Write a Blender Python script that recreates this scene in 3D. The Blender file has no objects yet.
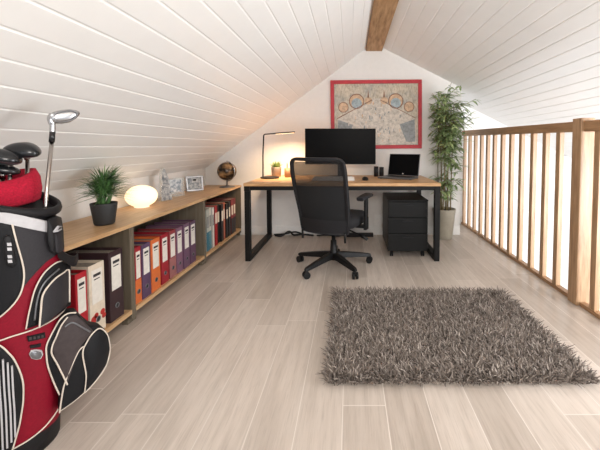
import bpy, math, random
from mathutils import Vector, Matrix
random.seed(7)
SC = bpy.context.scene
COL = SC.collection
PI = math.pi
rad = math.radians

# ------------------------------------------------------------------ materials
def s2l(c):
    c /= 255.0
    return c / 12.92 if c <= 0.04045 else ((c + 0.055) / 1.055) ** 2.4
def rgb(r, g, b): return (s2l(r), s2l(g), s2l(b), 1.0)

class NT:
    def __init__(s, name):
        s.m = bpy.data.materials.new(name); s.m.use_nodes = True
        s.t = s.m.node_tree; s.n = s.t.nodes
        s.b = s.n['Principled BSDF']
    def add(s, t, **kw):
        n = s.n.new(t)
        for k, v in kw.items(): setattr(n, k, v)
        return n
    def link(s, a, b): s.t.links.new(a, b)
    def coords(s, scale=(1, 1, 1), rot=(0, 0, 0), loc=(0, 0, 0)):
        tc = s.add('ShaderNodeTexCoord'); mp = s.add('ShaderNodeMapping')
        mp.inputs['Scale'].default_value = scale; mp.inputs['Rotation'].default_value = rot
        mp.inputs['Location'].default_value = loc
        s.link(tc.outputs['Object'], mp.inputs['Vector']); return mp.outputs['Vector']
    def noise(s, vec, scale, detail=4, rough=.55):
        n = s.add('ShaderNodeTexNoise'); n.inputs['Scale'].default_value = scale
        n.inputs['Detail'].default_value = detail; n.inputs['Roughness'].default_value = rough
        s.link(vec, n.inputs['Vector']); return n.outputs['Fac']
    def ramp(s, fac, stops):
        r = s.add('ShaderNodeValToRGB'); e = r.color_ramp.elements
        while len(e) < len(stops): e.new(.5)
        for i, (p, c) in enumerate(stops): e[i].position = p; e[i].color = c
        s.link(fac, r.inputs['Fac']); return r.outputs['Color']
    def mix(s, fac, a, b, mode='MIX'):
        m = s.add('ShaderNodeMix', data_type='RGBA', blend_type=mode)
        for sock, v in ((m.inputs[0], fac), (m.inputs[6], a), (m.inputs[7], b)):
            if hasattr(v, 'links'): s.link(v, sock)
            else: sock.default_value = v
        return m.outputs[2]
    def bump(s, h, strength=.2, dist=.002):
        b = s.add('ShaderNodeBump'); b.inputs['Strength'].default_value = strength
        b.inputs['Distance'].default_value = dist
        s.link(h, b.inputs['Height']); s.link(b.outputs['Normal'], s.b.inputs['Normal'])

def plain(name, col, rough=.5, metal=0., var=.06, scale=40, bump=0., spec=None):
    t = NT(name); v = t.coords(); f = t.noise(v, scale)
    lo = tuple(c * (1 - var) for c in col[:3]) + (1,); hi = tuple(min(1, c * (1 + var)) for c in col[:3]) + (1,)
    t.link(t.ramp(f, [(.3, lo), (.7, hi)]), t.b.inputs['Base Color'])
    t.b.inputs['Roughness'].default_value = rough; t.b.inputs['Metallic'].default_value = metal
    if spec is not None: t.b.inputs['Specular IOR Level'].default_value = spec
    if bump: t.bump(f, bump)
    return t.m

def wood(name, c1, c2, c3, grain=(1, 14, 14), rough=.42, knots=0.):
    t = NT(name); v = t.coords(scale=grain)
    f = t.noise(v, 3.2, 8, .62)
    c = t.ramp(f, [(.28, c1), (.5, c2), (.72, c3)])
    if knots:
        k = t.noise(t.coords(scale=tuple(g * .35 for g in grain)), 3.0, 3)
        c = t.mix(t.ramp(k, [(.55, (0, 0, 0, 1)), (.75, (knots, knots, knots, 1))]), c, tuple(q * .45 for q in c1[:3]) + (1,))
    t.link(c, t.b.inputs['Base Color']); t.b.inputs['Roughness'].default_value = rough
    t.bump(f, .12); return t.m

def floor_material():
    t = NT('grey_oak_planks')
    v = t.coords(rot=(0, 0, PI / 2), loc=(.55, .03, 0))
    br = t.add('ShaderNodeTexBrick', offset=0, offset_frequency=2)
    sx = t.add('ShaderNodeSeparateXYZ'); t.link(v, sx.inputs[0])
    dv = t.add('ShaderNodeMath', operation='DIVIDE'); t.link(sx.outputs[1], dv.inputs[0]); dv.inputs[1].default_value = .178
    fl = t.add('ShaderNodeMath', operation='FLOOR'); t.link(dv.outputs[0], fl.inputs[0])
    wn = t.add('ShaderNodeTexWhiteNoise', noise_dimensions='1D'); t.link(fl.outputs[0], wn.inputs['W'])
    ma = t.add('ShaderNodeMath', operation='MULTIPLY_ADD'); t.link(wn.outputs['Value'], ma.inputs[0]); ma.inputs[1].default_value = 1.3; t.link(sx.outputs[0], ma.inputs[2])
    cb = t.add('ShaderNodeCombineXYZ'); t.link(ma.outputs[0], cb.inputs[0]); t.link(sx.outputs[1], cb.inputs[1])
    t.link(cb.outputs[0], br.inputs['Vector'])
    br.inputs['Scale'].default_value = 1; br.inputs['Brick Width'].default_value = 1.32
    br.inputs['Row Height'].default_value = .178; br.inputs['Mortar Size'].default_value = .0022
    br.inputs['Mortar Smooth'].default_value = .2; br.inputs['Bias'].default_value = 0
    br.inputs['Color1'].default_value = rgb(172, 159, 147); br.inputs['Color2'].default_value = rgb(212, 200, 189)
    br.inputs['Mortar'].default_value = rgb(206, 197, 188)  # pale seams: highlights along the plank grooves put into the colour
    g1 = t.noise(t.coords(scale=(16, 1.1, 1)), 2.2, 6, .6)
    g2 = t.noise(t.coords(scale=(4, .8, 1)), 1.8, 4, .6)
    g3 = t.noise(t.coords(scale=(60, 2.5, 1)), 3., 4, .6)
    c = t.mix(.38, br.outputs['Color'], t.ramp(g1, [(.3, rgb(168, 154, 142)), (.5, rgb(202, 190, 179)), (.7, rgb(218, 207, 197))]))
    c = t.mix(t.ramp(g2, [(.5, (0, 0, 0, 1)), (.72, (.4, .4, .4, 1))]), c, rgb(156, 144, 132))
    c = t.mix(t.ramp(g3, [(.52, (0, 0, 0, 1)), (.7, (.35, .35, .35, 1))]), c, rgb(150, 138, 127))
    c = t.mix(br.outputs['Fac'], c, rgb(218, 209, 200))
    t.link(c, t.b.inputs['Base Color'])
    t.b.inputs['Roughness'].default_value = .3
    t.bump(br.outputs['Fac'], .15, .002)
    return t.m

def emit(name, col, strength):
    t = NT(name); t.b.inputs['Base Color'].default_value = col
    t.b.inputs['Emission Color'].default_value = col; t.b.inputs['Emission Strength'].default_value = strength
    v = t.coords(); t.link(t.ramp(t.noise(v, 6), [(.3, col), (.7, col)]), t.b.inputs['Base Color'])
    return t.m

def mesh_fabric(name, col, alpha):
    t = NT(name); t.b.inputs['Base Color'].default_value = col; t.b.inputs['Roughness'].default_value = .85
    w = t.add('ShaderNodeTexChecker'); w.inputs['Scale'].default_value = 420
    t.link(t.coords(), w.inputs['Vector'])
    mp = t.add('ShaderNodeMapRange'); t.link(w.outputs['Fac'], mp.inputs['Value'])
    mp.inputs['To Min'].default_value = alpha - .12; mp.inputs['To Max'].default_value = alpha + .12
    t.link(mp.outputs['Result'], t.b.inputs['Alpha']); return t.m

def clear(name, col, alpha=.25, rough=.05):
    t = NT(name); t.b.inputs['Base Color'].default_value = col; t.b.inputs['Roughness'].default_value = rough
    t.b.inputs['Alpha'].default_value = alpha
    return t.m

M = {}
M['white_board'] = plain('white_painted_boards', rgb(233, 232, 230), .45, var=.015, scale=8)
M['white_wall'] = plain('white_plaster', rgb(226, 223, 219), .8, var=.02, scale=20, bump=.05)
M['trim_white'] = plain('white_trim', rgb(232, 230, 226), .45, var=.02)
M['floor'] = floor_material()
M['oak'] = wood('light_oak_board', rgb(168, 128, 88), rgb(196, 158, 116), rgb(212, 178, 138), (14, 1.2, 14))
M['desk_oak'] = wood('rustic_oak_desktop', rgb(170, 122, 76), rgb(205, 160, 112), rgb(222, 184, 140), (1.2, 12, 12), knots=.5)
M['rail_oak'] = wood('warm_oak_railing', rgb(138, 106, 76), rgb(168, 134, 101), rgb(190, 157, 124), (14, 14, 1.4))
M['rail_oak_y'] = wood('warm_oak_handrail', rgb(130, 97, 66), rgb(158, 121, 87), rgb(178, 142, 106), (14, 1.4, 14))
M['beam'] = wood('old_timber_beam', rgb(122, 92, 62), rgb(164, 128, 90), rgb(192, 156, 118), (10, 1.3, 10), .7, knots=.8)
M['carcass'] = wood('grey_brown_carcass', rgb(88, 78, 64), rgb(102, 92, 77), rgb(114, 103, 88), (12, 12, 1.3), .55)
M['black_metal'] = plain('black_powder_coat', rgb(17, 16, 16), .5, spec=.25)
M['black_lacquer'] = plain('black_cabinet_lacquer', rgb(18, 18, 18), .45, spec=.25)
M['black_plastic'] = plain('black_plastic', rgb(18, 18, 19), .45, spec=.3)
M['dark_plastic'] = plain('charcoal_plastic', rgb(32, 32, 35), .5, spec=.3)
M['black_fabric'] = plain('black_seat_fabric', rgb(24, 24, 27), .9, var=.25, scale=300, bump=.2)
M['screen'] = plain('dark_glass_screen', rgb(8, 8, 9), .35, spec=.05)
M['chrome'] = plain('brushed_steel', rgb(190, 190, 192), .25, 1.)
M['steel'] = plain('polished_steel_shaft', rgb(168, 160, 154), .2, 1.)
M['grey_metal'] = plain('grey_satin_metal', rgb(120, 121, 124), .35, .7)
M['white_plastic'] = plain('white_plastic', rgb(232, 230, 226), .4)
M['paper'] = plain('paper_white', rgb(222, 216, 206), .8)
M['pages'] = plain('paper_block', rgb(150, 143, 134), .9, var=.25, scale=120)
M['ink'] = plain('dark_ink', rgb(40, 38, 40), .7)
M['soil'] = plain('dark_soil', rgb(42, 30, 22), .95, var=.4, bump=.5)
M['pot_black'] = plain('matte_black_pot', rgb(40, 41, 42), .6)
M['pot_stone'] = plain('pale_stone_pot', rgb(158, 150, 134), .5, var=.1, scale=14, bump=.1)
M['pot_grey'] = plain('grey_concrete_pot', rgb(140, 126, 112), .8, var=.1)
M['cup_wood'] = plain('brown_cup', rgb(128, 96, 68), .6)
M['bag_red'] = plain('crimson_nylon', rgb(128, 6, 32), .6, spec=.25, var=.12, scale=160, bump=.06)
M['bag_dark'] = plain('charcoal_nylon', rgb(46, 44, 47), .6, spec=.25, var=.12, scale=200, bump=.06)
M['bag_black'] = plain('black_nylon', rgb(20, 20, 23), .6, spec=.25, var=.15, scale=200, bump=.06)
M['bag_grey'] = plain('brown_grey_nylon', rgb(66, 58, 58), .6, spec=.25, var=.12, scale=60, bump=.15)
M['bag_silver'] = plain('silver_grey_vinyl', rgb(186, 184, 186), .5, var=.08)
M['piping'] = plain('cream_piping', rgb(214, 202, 188), .5)
M['bag_rubber'] = plain('black_moulded_rubber', rgb(26, 25, 27), .55, spec=.25)
M['knit'] = plain('crimson_knit', rgb(164, 8, 42), .95, var=.3, scale=180, bump=.6)
M['club_black'] = plain('black_gloss_club_head', rgb(24, 25, 28), .22)
M['club_sole'] = plain('grey_club_sole', rgb(110, 112, 116), .3, .8)
M['photo'] = None
M['egg'] = emit('glowing_opal_glass', (1., .80, .54, 1), .74)
M['led'] = emit('warm_led_strip', (1., .72, .42, 1), 2)
M['clear'] = clear('clear_acrylic', rgb(225, 225, 220), .28)
M['mesh_top'] = mesh_fabric('open_black_mesh', rgb(15, 14, 16), .92)
M['mesh_low'] = mesh_fabric('dense_black_mesh', rgb(17, 18, 21), 1.1)
M['bronze'] = None
M['red_frame'] = plain('red_painted_frame', rgb(176, 38, 50), .5, var=.12, scale=12)
M['stairwell_floor'] = plain('pale_lower_floor', rgb(215, 212, 208), .5)
M['skirting'] = plain('cable_black', rgb(20, 19, 19), .6)

def globe_material():
    t = NT('dark_antique_globe'); v = t.coords()
    f = t.noise(v, 13, 5, .6)
    c = t.ramp(f, [(.46, rgb(44, 34, 26)), (.52, rgb(98, 76, 52)), (.66, rgb(176, 142, 102))])
    t.link(c, t.b.inputs['Base Color']); t.b.inputs['Roughness'].default_value = .2
    t.b.inputs['Metallic'].default_value = .35
    return t.m
M['bronze'] = globe_material()

def photo_material(name, seed):
    t = NT(name); v = t.coords(scale=(1, 1, 1), loc=(seed, seed * .7, 0))
    f = t.noise(v, 42, 4, .6)
    t.link(t.ramp(f, [(.38, rgb(104, 110, 116)), (.52, rgb(160, 160, 160)), (.66, rgb(206, 204, 200))]), t.b.inputs['Base Color'])
    t.b.inputs['Roughness'].default_value = .3
    return t.m
M['photo_a'] = photo_material('blue_grey_photo', 1.3)
M['photo_b'] = photo_material('grey_photo', 4.1)

def leaf_mat(name, a, b):
    t = NT(name); v = t.coords(); f = t.noise(v, 26, 3)
    t.link(t.ramp(f, [(.3, a), (.7, b)]), t.b.inputs['Base Color']); t.b.inputs['Roughness'].default_value = .5
    return t.m
M['leaf_bamboo'] = leaf_mat('bamboo_leaf_green', rgb(72, 106, 56), rgb(190, 204, 148))
M['leaf_tuft'] = leaf_mat('deep_green_blades', rgb(36, 74, 38), rgb(104, 146, 84))
M['leaf_succ'] = leaf_mat('fresh_green_leaf', rgb(74, 98, 44), rgb(132, 158, 84))
M['cane'] = plain('brown_green_cane', rgb(112, 98, 62), .6, var=.2)
def rug_material():
    t = NT('grey_taupe_shag'); i = t.add('ShaderNodeAttribute', attribute_name='tone')
    t.link(t.ramp(i.outputs['Fac'], [(0, rgb(74, 66, 61)), (.5, rgb(124, 113, 105)), (1, rgb(186, 175, 165))]), t.b.inputs['Base Color'])
    t.b.inputs['Roughness'].default_value = .9
    return t.m
M['rug'] = rug_material()
M['rug_base'] = plain('rug_backing', rgb(86, 78, 72), .95)

def art_material():
    t = NT('faded_fantasy_print'); v = t.coords()
    a = t.noise(v, 9, 5, .7); b = t.noise(t.coords(scale=(2.6, 1, 1)), 22, 5, .75); c = t.noise(t.coords(loc=(3, 3, 3)), 4, 3)
    col = t.ramp(a, [(.34, rgb(112, 112, 100)), (.5, rgb(178, 162, 136)), (.66, rgb(204, 186, 158))])
    col = t.mix(.5, col, t.ramp(b, [(.34, rgb(96, 100, 104)), (.5, rgb(186, 176, 162)), (.66, rgb(216, 206, 192))]))
    col = t.mix(t.ramp(c, [(.52, (0, 0, 0, 1)), (.66, (.35, .35, .35, 1))]), col, rgb(122, 138, 146))
    t.link(col, t.b.inputs['Base Color']); t.b.inputs['Roughness'].default_value = .4
    return t.m
M['art'] = art_material()
def art_tone(name, col):
    t = NT(name); b = t.noise(t.coords(), 30, 5, .75)
    t.link(t.ramp(b, [(.36, tuple(q * .58 for q in col[:3]) + (1,)), (.6, col)]), t.b.inputs['Base Color']); t.b.inputs['Roughness'].default_value = .4
    return t.m
M['art_orange'] = art_tone('print_ochre', rgb(208, 172, 138))
M['art_blue'] = art_tone('print_blue', rgb(158, 172, 176))
M['art_brown'] = art_tone('print_brown', rgb(142, 98, 74))
M['art_pale'] = art_tone('print_pale', rgb(202, 190, 176))
M['art_grey'] = art_tone('print_grey', rgb(140, 142, 142))

_cm = {}
def cover_mat(c, rough=.45):
    if c not in _cm: _cm[c] = plain('cover_%d_%d_%d' % c, rgb(*c), rough, var=.08)
    return _cm[c]

# ------------------------------------------------------------------ mesh builder
class MB:
    def __init__(s): s.v = []; s.f = []; s.mi = []; s.sm = []
    def face(s, idx, m=0, sm=False): s.f.append(tuple(idx)); s.mi.append(m); s.sm.append(sm)
    def box(s, x0, x1, y0, y1, z0, z1, m=0, mat=None):
        b = len(s.v)
        P = [Vector((x, y, z)) for z in (z0, z1) for y in (y0, y1) for x in (x0, x1)]
        if mat is not None: P = [mat @ p for p in P]
        s.v += [tuple(p) for p in P]
        for q in ((0, 2, 3, 1), (4, 5, 7, 6), (0, 1, 5, 4), (2, 6, 7, 3), (0, 4, 6, 2), (1, 3, 7, 5)): s.face([b + i for i in q], m)
        return s
    def tube(s, pts, r, n=10, m=0, caps=True, closed=False):
        pts = [Vector(p) for p in pts]; N = len(pts)
        rs = r if isinstance(r, (list, tuple)) else [r] * N
        b = len(s.v); up = None
        for i, p in enumerate(pts):
            if closed: t = pts[(i + 1) % N] - pts[i - 1]
            else: t = pts[min(i + 1, N - 1)] - pts[max(i - 1, 0)]
            t.normalize()
            if up is None:
                up = Vector((0, 0, 1)) if abs(t.z) < .9 else Vector((1, 0, 0))
            sd = t.cross(up); sd.normalize(); up = sd.cross(t); up.normalize()
            for k in range(n):
                a = 2 * PI * k / n
                s.v.append(tuple(p + sd * (math.cos(a) * rs[i]) + up * (math.sin(a) * rs[i])))
        for i in range(N if closed else N - 1):
            j = (i + 1) % N
            for k in range(n):
                l = (k + 1) % n
                s.face((b + i * n + k, b + i * n + l, b + j * n + l, b + j * n + k), m, True)
        if caps and not closed:
            s.face([b + k for k in range(n)][::-1], m); s.face([b + (N - 1) * n + k for k in range(n)], m)
        return s
    def lathe(s, prof, n=32, m=0, c=(0, 0, 0), sx=1, sy=1):
        b = len(s.v); N = len(prof)
        for r, z in prof:
            for k in range(n):
                a = 2 * PI * k / n
                s.v.append((c[0] + r * math.cos(a) * sx, c[1] + r * math.sin(a) * sy, c[2] + z))
        for i in range(N - 1):
            for k in range(n):
                l = (k + 1) % n
                s.face((b + i * n + k, b + i * n + l, b + (i + 1) * n + l, b + (i + 1) * n + k), m, True)
        if prof[0][0] > 1e-4: s.face([b + k for k in range(n)][::-1], m)
        if prof[-1][0] > 1e-4: s.face([b + (N - 1) * n + k for k in range(n)], m)
        return s
    def loft(s, rings, m=0, caps=True, closed=True, sm=True):
        b = len(s.v); n = len(rings[0])
        for R in rings: s.v += [tuple(p) for p in R]
        for i in range(len(rings) - 1):
            for k in range(n if closed else n - 1):
                l = (k + 1) % n
                s.face((b + i * n + k, b + i * n + l, b + (i + 1) * n + l, b + (i + 1) * n + k), m, sm)
        if caps:
            s.face([b + k for k in range(n)][::-1], m); s.face([b + (len(rings) - 1) * n + k for k in range(n)], m)
        return s
    def prism(s, poly, d0, d1, axis='y', m=0, mat=None):
        b = len(s.v); n = len(poly)
        for d in (d0, d1):
            for (u, w) in poly:
                p = Vector({'y': (u, d, w), 'x': (d, u, w), 'z': (u, w, d)}[axis])
                s.v.append(tuple(mat @ p if mat is not None else p))
        s.face(range(b, b + n), m); s.face(range(b + 2 * n - 1, b + n - 1, -1), m)
        for k in range(n):
            l = (k + 1) % n
            s.face((b + k, b + n + k, b + n + l, b + l), m)
        return s
    def leaf(s, p, d, L, w, droop=.3, m=0, up=None):
        p = Vector(p); d = Vector(d).normalized()
        sd = d.cross(up or Vector((0, 0, 1)))
        if sd.length < 1e-3: sd = Vector((1, 0, 0))
        sd.normalize(); nn = sd.cross(d)
        b = len(s.v)
        for t, ww in ((0, .25), (.3, 1), (.65, .75), (1, .04)):
            c = p + d * (L * t) + Vector((0, 0, -droop * L * t * t))
            s.v.append(tuple(c - sd * (w * ww / 2))); s.v.append(tuple(c - nn * (w * ww * .15))); s.v.append(tuple(c + sd * (w * ww / 2)))
        for i in range(3):
            for k in range(2):
                q = b + i * 3 + k
                s.face((q, q + 1, q + 4, q + 3), m, True)
        return s
    def build(s, name, mats, parent=None, loc=(0, 0, 0), bevel=0., seg=2, fix=True, subsurf=0):
        me = bpy.data.meshes.new(name)
        me.from_pydata(s.v, [], s.f)
        if not isinstance(mats, (list, tuple)): mats = [mats]
        for q in mats: me.materials.append(q)
        me.polygons.foreach_set('material_index', s.mi); me.polygons.foreach_set('use_smooth', s.sm)
        if fix:
            import bmesh
            bm = bmesh.new(); bm.from_mesh(me); bmesh.ops.recalc_face_normals(bm, faces=bm.faces); bm.to_mesh(me); bm.free()
        o = bpy.data.objects.new(name, me); COL.objects.link(o); o.location = loc
        if parent: o.parent = parent
        if bevel:
            md = o.modifiers.new('bevel', 'BEVEL'); md.width = bevel; md.segments = seg; md.limit_method = 'ANGLE'
        if subsurf:
            md = o.modifiers.new('sub', 'SUBSURF'); md.levels = subsurf; md.render_levels = subsurf
        return o

def tag(o, label, cat, group=None, kind=None):
    o['label'] = label; o['category'] = cat
    if group: o['group'] = group
    if kind: o['kind'] = kind
    return o
def thing(name, label, cat, loc, rz=0, group=None):
    o = bpy.data.objects.new(name, None); COL.objects.link(o); o.location = loc; o.rotation_euler = (0, 0, rz)
    o.empty_display_size = .05
    return tag(o, label, cat, group)
def struct(o, label=None):
    o['kind'] = 'structure'
    if label: o['label'] = label
    return o
def copy_thing(root, loc=None, label=None):
    r = root.copy(); COL.objects.link(r)
    if loc is not None: r.location = loc
    if label: r['label'] = label
    for ch in root.children:
        c = ch.copy(); COL.objects.link(c); c.parent = r
        for g in ch.children:
            d = g.copy(); COL.objects.link(d); d.parent = c
    return r
def spline(pts, k=6, closed=False):
    P = [Vector(p) for p in pts]; n = len(P); out = []
    for i in range(n if closed else n - 1):
        if closed: a, b, c, d = P[i - 1], P[i], P[(i + 1) % n], P[(i + 2) % n]
        else: a, b, c, d = P[max(i - 1, 0)], P[i], P[i + 1], P[min(i + 2, n - 1)]
        for j in range(k):
            t = j / k
            out.append(.5 * ((2 * b) + (c - a) * t + (2 * a - 5 * b + 4 * c - d) * t * t + (3 * b - a - 3 * c + d) * t ** 3))
    if not closed: out.append(P[-1])
    return out

# ------------------------------------------------------------------ room shell
YW = 3.95            # office back wall
YS = 4.52            # deeper stairwell end wall
XK = -1.76           # left knee wall
ZK = .815
SL = .736            # left slope
SR = .50             # right slope
XR = .281; ZR = ZK + SL * (XR - XK)
XE = 3.3             # right eaves wall
XF = 1.615           # floor edge at the stairwell
def zl(x): return ZK + SL * (x - XK)
def zr(x): return ZR - SR * (x - XR)

struct(MB().box(XK - .1, XF, -1.6, YS + .1, -.22, 0).build('floor', M['floor']), 'pale grey oak plank floor')
# sloping board ceilings, real V grooves between the boards
def clad(p0, p1, y0, y1, board, thick=.05):
    """profile (x,z) from p0 to p1, grooved on the room side, run along Y"""
    p0 = Vector(p0); p1 = Vector(p1); L = (p1 - p0).length; t = (p1 - p0) / L
    nrm = Vector((t[1], -t[0]))
    if nrm[1] > 0: nrm = -nrm           # room side looks down
    g = .003; prof = []
    k = 0; s = 0.
    while s < L:
        e = min(s + board, L)
        prof += [p0 + t * s - nrm * g, p0 + t * (s + .004) - nrm * g, p0 + t * min(s + .009, L), p0 + t * max(s + .009, e - .005)]
        s = e
    prof.append(p1 - nrm * g)
    poly = [tuple(q) for q in prof] + [tuple(p1 - nrm * thick), tuple(p0 - nrm * thick)]
    return poly
m = MB(); m.prism(clad((XK, ZK), (XR, ZR), 0, 0, .1105), -1.6, YW + .02)
struct(m.build('ceiling', M['white_board']), 'white boarded slope on the left')
m = MB(); m.prism(clad((XR, ZR), (XE, zr(XE)), 0, 0, .1105), -1.6, YS + .02)
struct(m.build('ceiling', M['white_board']), 'white boarded slope above the stairwell')
struct(MB().box(.19, .385, -1.6, YW, 2.222, ZR + .04).build('trim_1', M['beam'], bevel=.006), 'rough timber ridge beam')
struct(MB().box(XK - .08, XK, -1.6, YW + .1, 0, ZK + .02).build('wall_left', M['white_wall']), 'low white knee wall')
XB = 1.345
struct(MB().prism([(XK - .08, 0), (XB, 0), (XB, zr(XB) + .03), (XR, ZR + .03), (XK - .08, ZK)], YW, YW + .11).build('wall_back', M['white_wall']), 'white gable wall behind the desk')
# stairwell: end wall, eaves wall, lower floor
m = MB(); z = -2.6
poly = []
while z < .95:
    poly += [(YS + .006, z), (YS + .006, z + .006), (YS, z + .012), (YS, z + .106)]; z += .111
m.prism([(a, b) for a, b in poly] + [(YS + .1, z), (YS + .1, -2.6)], XB - .4, XE + .1, axis='x')
m.prism([(XB - .4, .9), (XE + .1, .9), (XE + .1, zr(XE) + .02), (XB - .4, zr(XB - .4) + .02)], YS + .02, YS + .1)
struct(m.build('wall_stairwell', M['white_board']), 'white boarded end wall of the stairwell')
struct(MB().box(XE, XE + .1, 2.6, YS + .1, -2.6, zr(XE) + .03).build('wall_right', M['white_wall']), 'white wall beyond the stairwell')
struct(MB().box(XF, XE + .1, -1.6, YS + .1, -2.7, -2.6).build('floor', M['stairwell_floor']), 'pale lower floor of the stairwell')
struct(MB().box(XK + .0, XB, YW - .014, YW, 0, .11).build('baseboard_back', M['trim_white'], bevel=.003), 'white baseboard')
struct(MB().box(XK, XK + .014, -1.0, YW - .014, 0, .11).build('baseboard_left', M['trim_white'], bevel=.003), 'white baseboard')
struct(MB().box(XB - .1, XF, YS - .015, YS, 0, .11).build('baseboard_stairwell', M['trim_white'], bevel=.003), 'white baseboard')

# ------------------------------------------------------------------ railing
RX = 1.575
t = thing('stair_railing', 'light oak railing with square balusters along the stairwell edge', 'railing', (RX, 2.27, 0))
Y0 = -2.27
y_ends = (1.30, 4.50)
def hz(y): return 1.249 + (y - 2.2) * .022
for ya, yb in ((2.27 - .024, y_ends[1]), (y_ends[0], 2.27 - .116)):
    MB().prism([(ya + Y0, hz(ya) - .072), (yb + Y0, hz(yb) - .072), (yb + Y0, hz(yb)), (ya + Y0, hz(ya))], -.032, .032, axis='x').build('handrail', M['rail_oak_y'], t, bevel=.006)
MB().box(-.022, .022, 2.27 - .024 + Y0, y_ends[1] + Y0, 0, .028).build('bottom_rail', M['rail_oak_y'], t, bevel=.003)
MB().box(-.022, .022, y_ends[0] + Y0, 2.27 - .116 + Y0, 0, .028).build('bottom_rail', M['rail_oak_y'], t, bevel=.003)
MB().box(-.046, .046, -.114, -.026, 0, 1.268).build('newel_post', M['rail_oak'], t, bevel=.005)
bal = None
for y in [4.477, 4.289, 4.10, 3.911, 3.733, 3.56, 3.373, 3.19, 3.002, 2.812, 2.635, 2.462, 2.075, 1.885, 1.695, 1.505]:
    if bal is None:
        bal = MB().box(-.0175, .0175, -.024, .024, 0, 1).build('baluster', M['rail_oak'], t, bevel=.003)
        o = bal
    else:
        o = bal.copy(); COL.objects.link(o)
    o.location = (0, y - .022 + Y0, .028); o.scale = (1, 1, hz(y - .022) - .0715 - .028)

# ------------------------------------------------------------------ low shelving along the knee wall
FX = -1.33; BX = XK + .012
TOP = .612
wt = MB().box(BX, FX + .008, 1.46, YW - .004, TOP - .024, TOP).build('shelf_worktop', M['oak'], bevel=.003)
tag(wt, 'long oak board lying across the three low binder shelves', 'worktop')
cab_lab = ['low open shelf unit nearest the golf bag, holding three wide binders',
           'middle low open shelf unit holding the row of orange and purple binders',
           'low open shelf unit at the back wall holding books']
for i, (y0, y1) in enumerate([(1.47, 1.958), (1.960, 2.945), (2.947, YW - .006)]):
    c = thing('shelf_unit', cab_lab[i], 'shelf', ((FX + BX) / 2, (y0 + y1) / 2, 0), 0, 'low shelf units under the oak top')
    hx = (FX - BX) / 2; hy = (y1 - y0) / 2
    MB().box(-hx, hx, -hy, -hy + .019, .03, TOP - .0245).build('side_panel', M['carcass'], c, bevel=.002)
    MB().box(-hx, hx, hy - .019, hy, .03, TOP - .0245).build('side_panel', M['carcass'], c, bevel=.002)
    MB().box(-hx, -hx + .008, -hy + .019, hy - .019, .06, TOP - .0245).build('back_panel', M['carcass'], c)
    MB().box(-hx + .008, hx + .004, -hy + .0195, hy - .0195, .058, .085).build('bottom_shelf', M['oak'], c, bevel=.002)
    for sx in (-hx + .04, hx - .03):
        for sy in (-hy + .02, hy - .02):
            MB().box(sx - .018, sx + .018, sy - .018, sy + .018, 0, .03).build('foot', M['carcass'], c, bevel=.002)

# ------------------------------------------------------------------ binders
def binder(x, y, w, h, spine, label, lab2=None, deep=.29, low=None, name='ring_binder', top=None):
    """spine plane faces +X at x; y = near edge"""
    t = thing(name, label, 'binder', (x - deep / 2, y + w / 2, .0852), 0, 'ring binders on the low shelves')
    hw = w / 2; hd = deep / 2
    m = MB(); m.box(-hd, hd - .003, -hw, -hw + .004, 0, h); m.box(-hd, hd - .003, hw - .004, hw, 0, h)
    if low:
        m.box(hd - .003, hd, -hw, hw, h * .42, h); m.box(hd - .003, hd, -hw, hw, 0, h * .42, 1)
    else: m.box(hd - .003, hd, -hw, hw, 0, h)
    m.build('cover', [cover_mat(spine), cover_mat(low or spine)], t, bevel=.0012)
    MB().box(-hd + .012, hd - .012, -hw + .005, hw - .005, .006, h - .016).build('pages', M['pages'], t)
    lw = hw * .68
    m = MB(); m.box(hd - .0005, hd + .0012, -lw, lw, h * .44, h * .92, 0)
    m.box(hd + .0008, hd + .0018, -lw * .7, lw * .7, h * .82, h * .86, 1)
    m.box(hd + .0008, hd + .0018, -lw * .6, lw * .5, h * .775, h * .79, 1)
    m.build('label', [M['paper'], M['ink']], t)
    ring = [(hd + .0008, .0135 * math.cos(a), h * .2 + .0135 * math.sin(a)) for a in [2 * PI * k / 20 for k in range(20)]]
    m = MB(); m.tube(ring, .0028, 6, 0, closed=True)
    m.prism([(.0125 * math.cos(2 * PI * k / 20), h * .2 + .0125 * math.sin(2 * PI * k / 20)) for k in range(20)], hd, hd + .0012, axis='x', m=1)
    m.build('finger_ring', [M['grey_metal'], M['ink']], t)
    return t
bx = FX - .012
ora, pur, red, mau, rb = (206, 104, 50), (84, 62, 90), (150, 30, 42), (120, 84, 104), (138, 52, 56)
binder(bx, 1.560, .070, .365, (168, 26, 38), 'red binder with a white label nearest the golf bag')
wb = binder(bx, 1.642, .104, .375, (214, 200, 180), 'wide cream binder with red blotches on its lower spine')
m = MB()
for (yy, zz, r_) in ((-.028, .085, .02), (-.012, .1, .014), (.032, .1, .016), (.04, .075, .014)):
    m.prism([(yy + r_ * math.cos(2 * PI * k / 14), zz + r_ * math.sin(2 * PI * k / 14)) for k in range(14)], .145, .1462, axis='x')
m.build('red_print', cover_mat((176, 44, 40)), wb)
binder(bx, 1.782, .108, .40, (52, 34, 38), 'very wide dark burgundy binder beside the cream one')
seq = [(2.003, .058, red, ora, 'narrow two-tone binder, red above and orange below, at the near end'),
       (2.066, .088, pur, None, 'purple binder between the two orange ones'),
       (2.166, .100, ora, None, 'wide plain orange binder, third in the middle unit'),
       (2.290, .088, red, None, 'crimson binder directly after the wide orange one'),
       (2.396, .088, rb, (152, 96, 94), 'brownish red binder with a dusty pink lower spine'),
       (2.496, .086, mau, None, 'dusty mauve binder after the brownish red one'),
       (2.598, .092, (104, 74, 96), None, 'mauve-purple binder, second from the far end of its row'),
       (2.708, .096, (92, 64, 86), None, 'purple binder at the far end of its row')]
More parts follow.
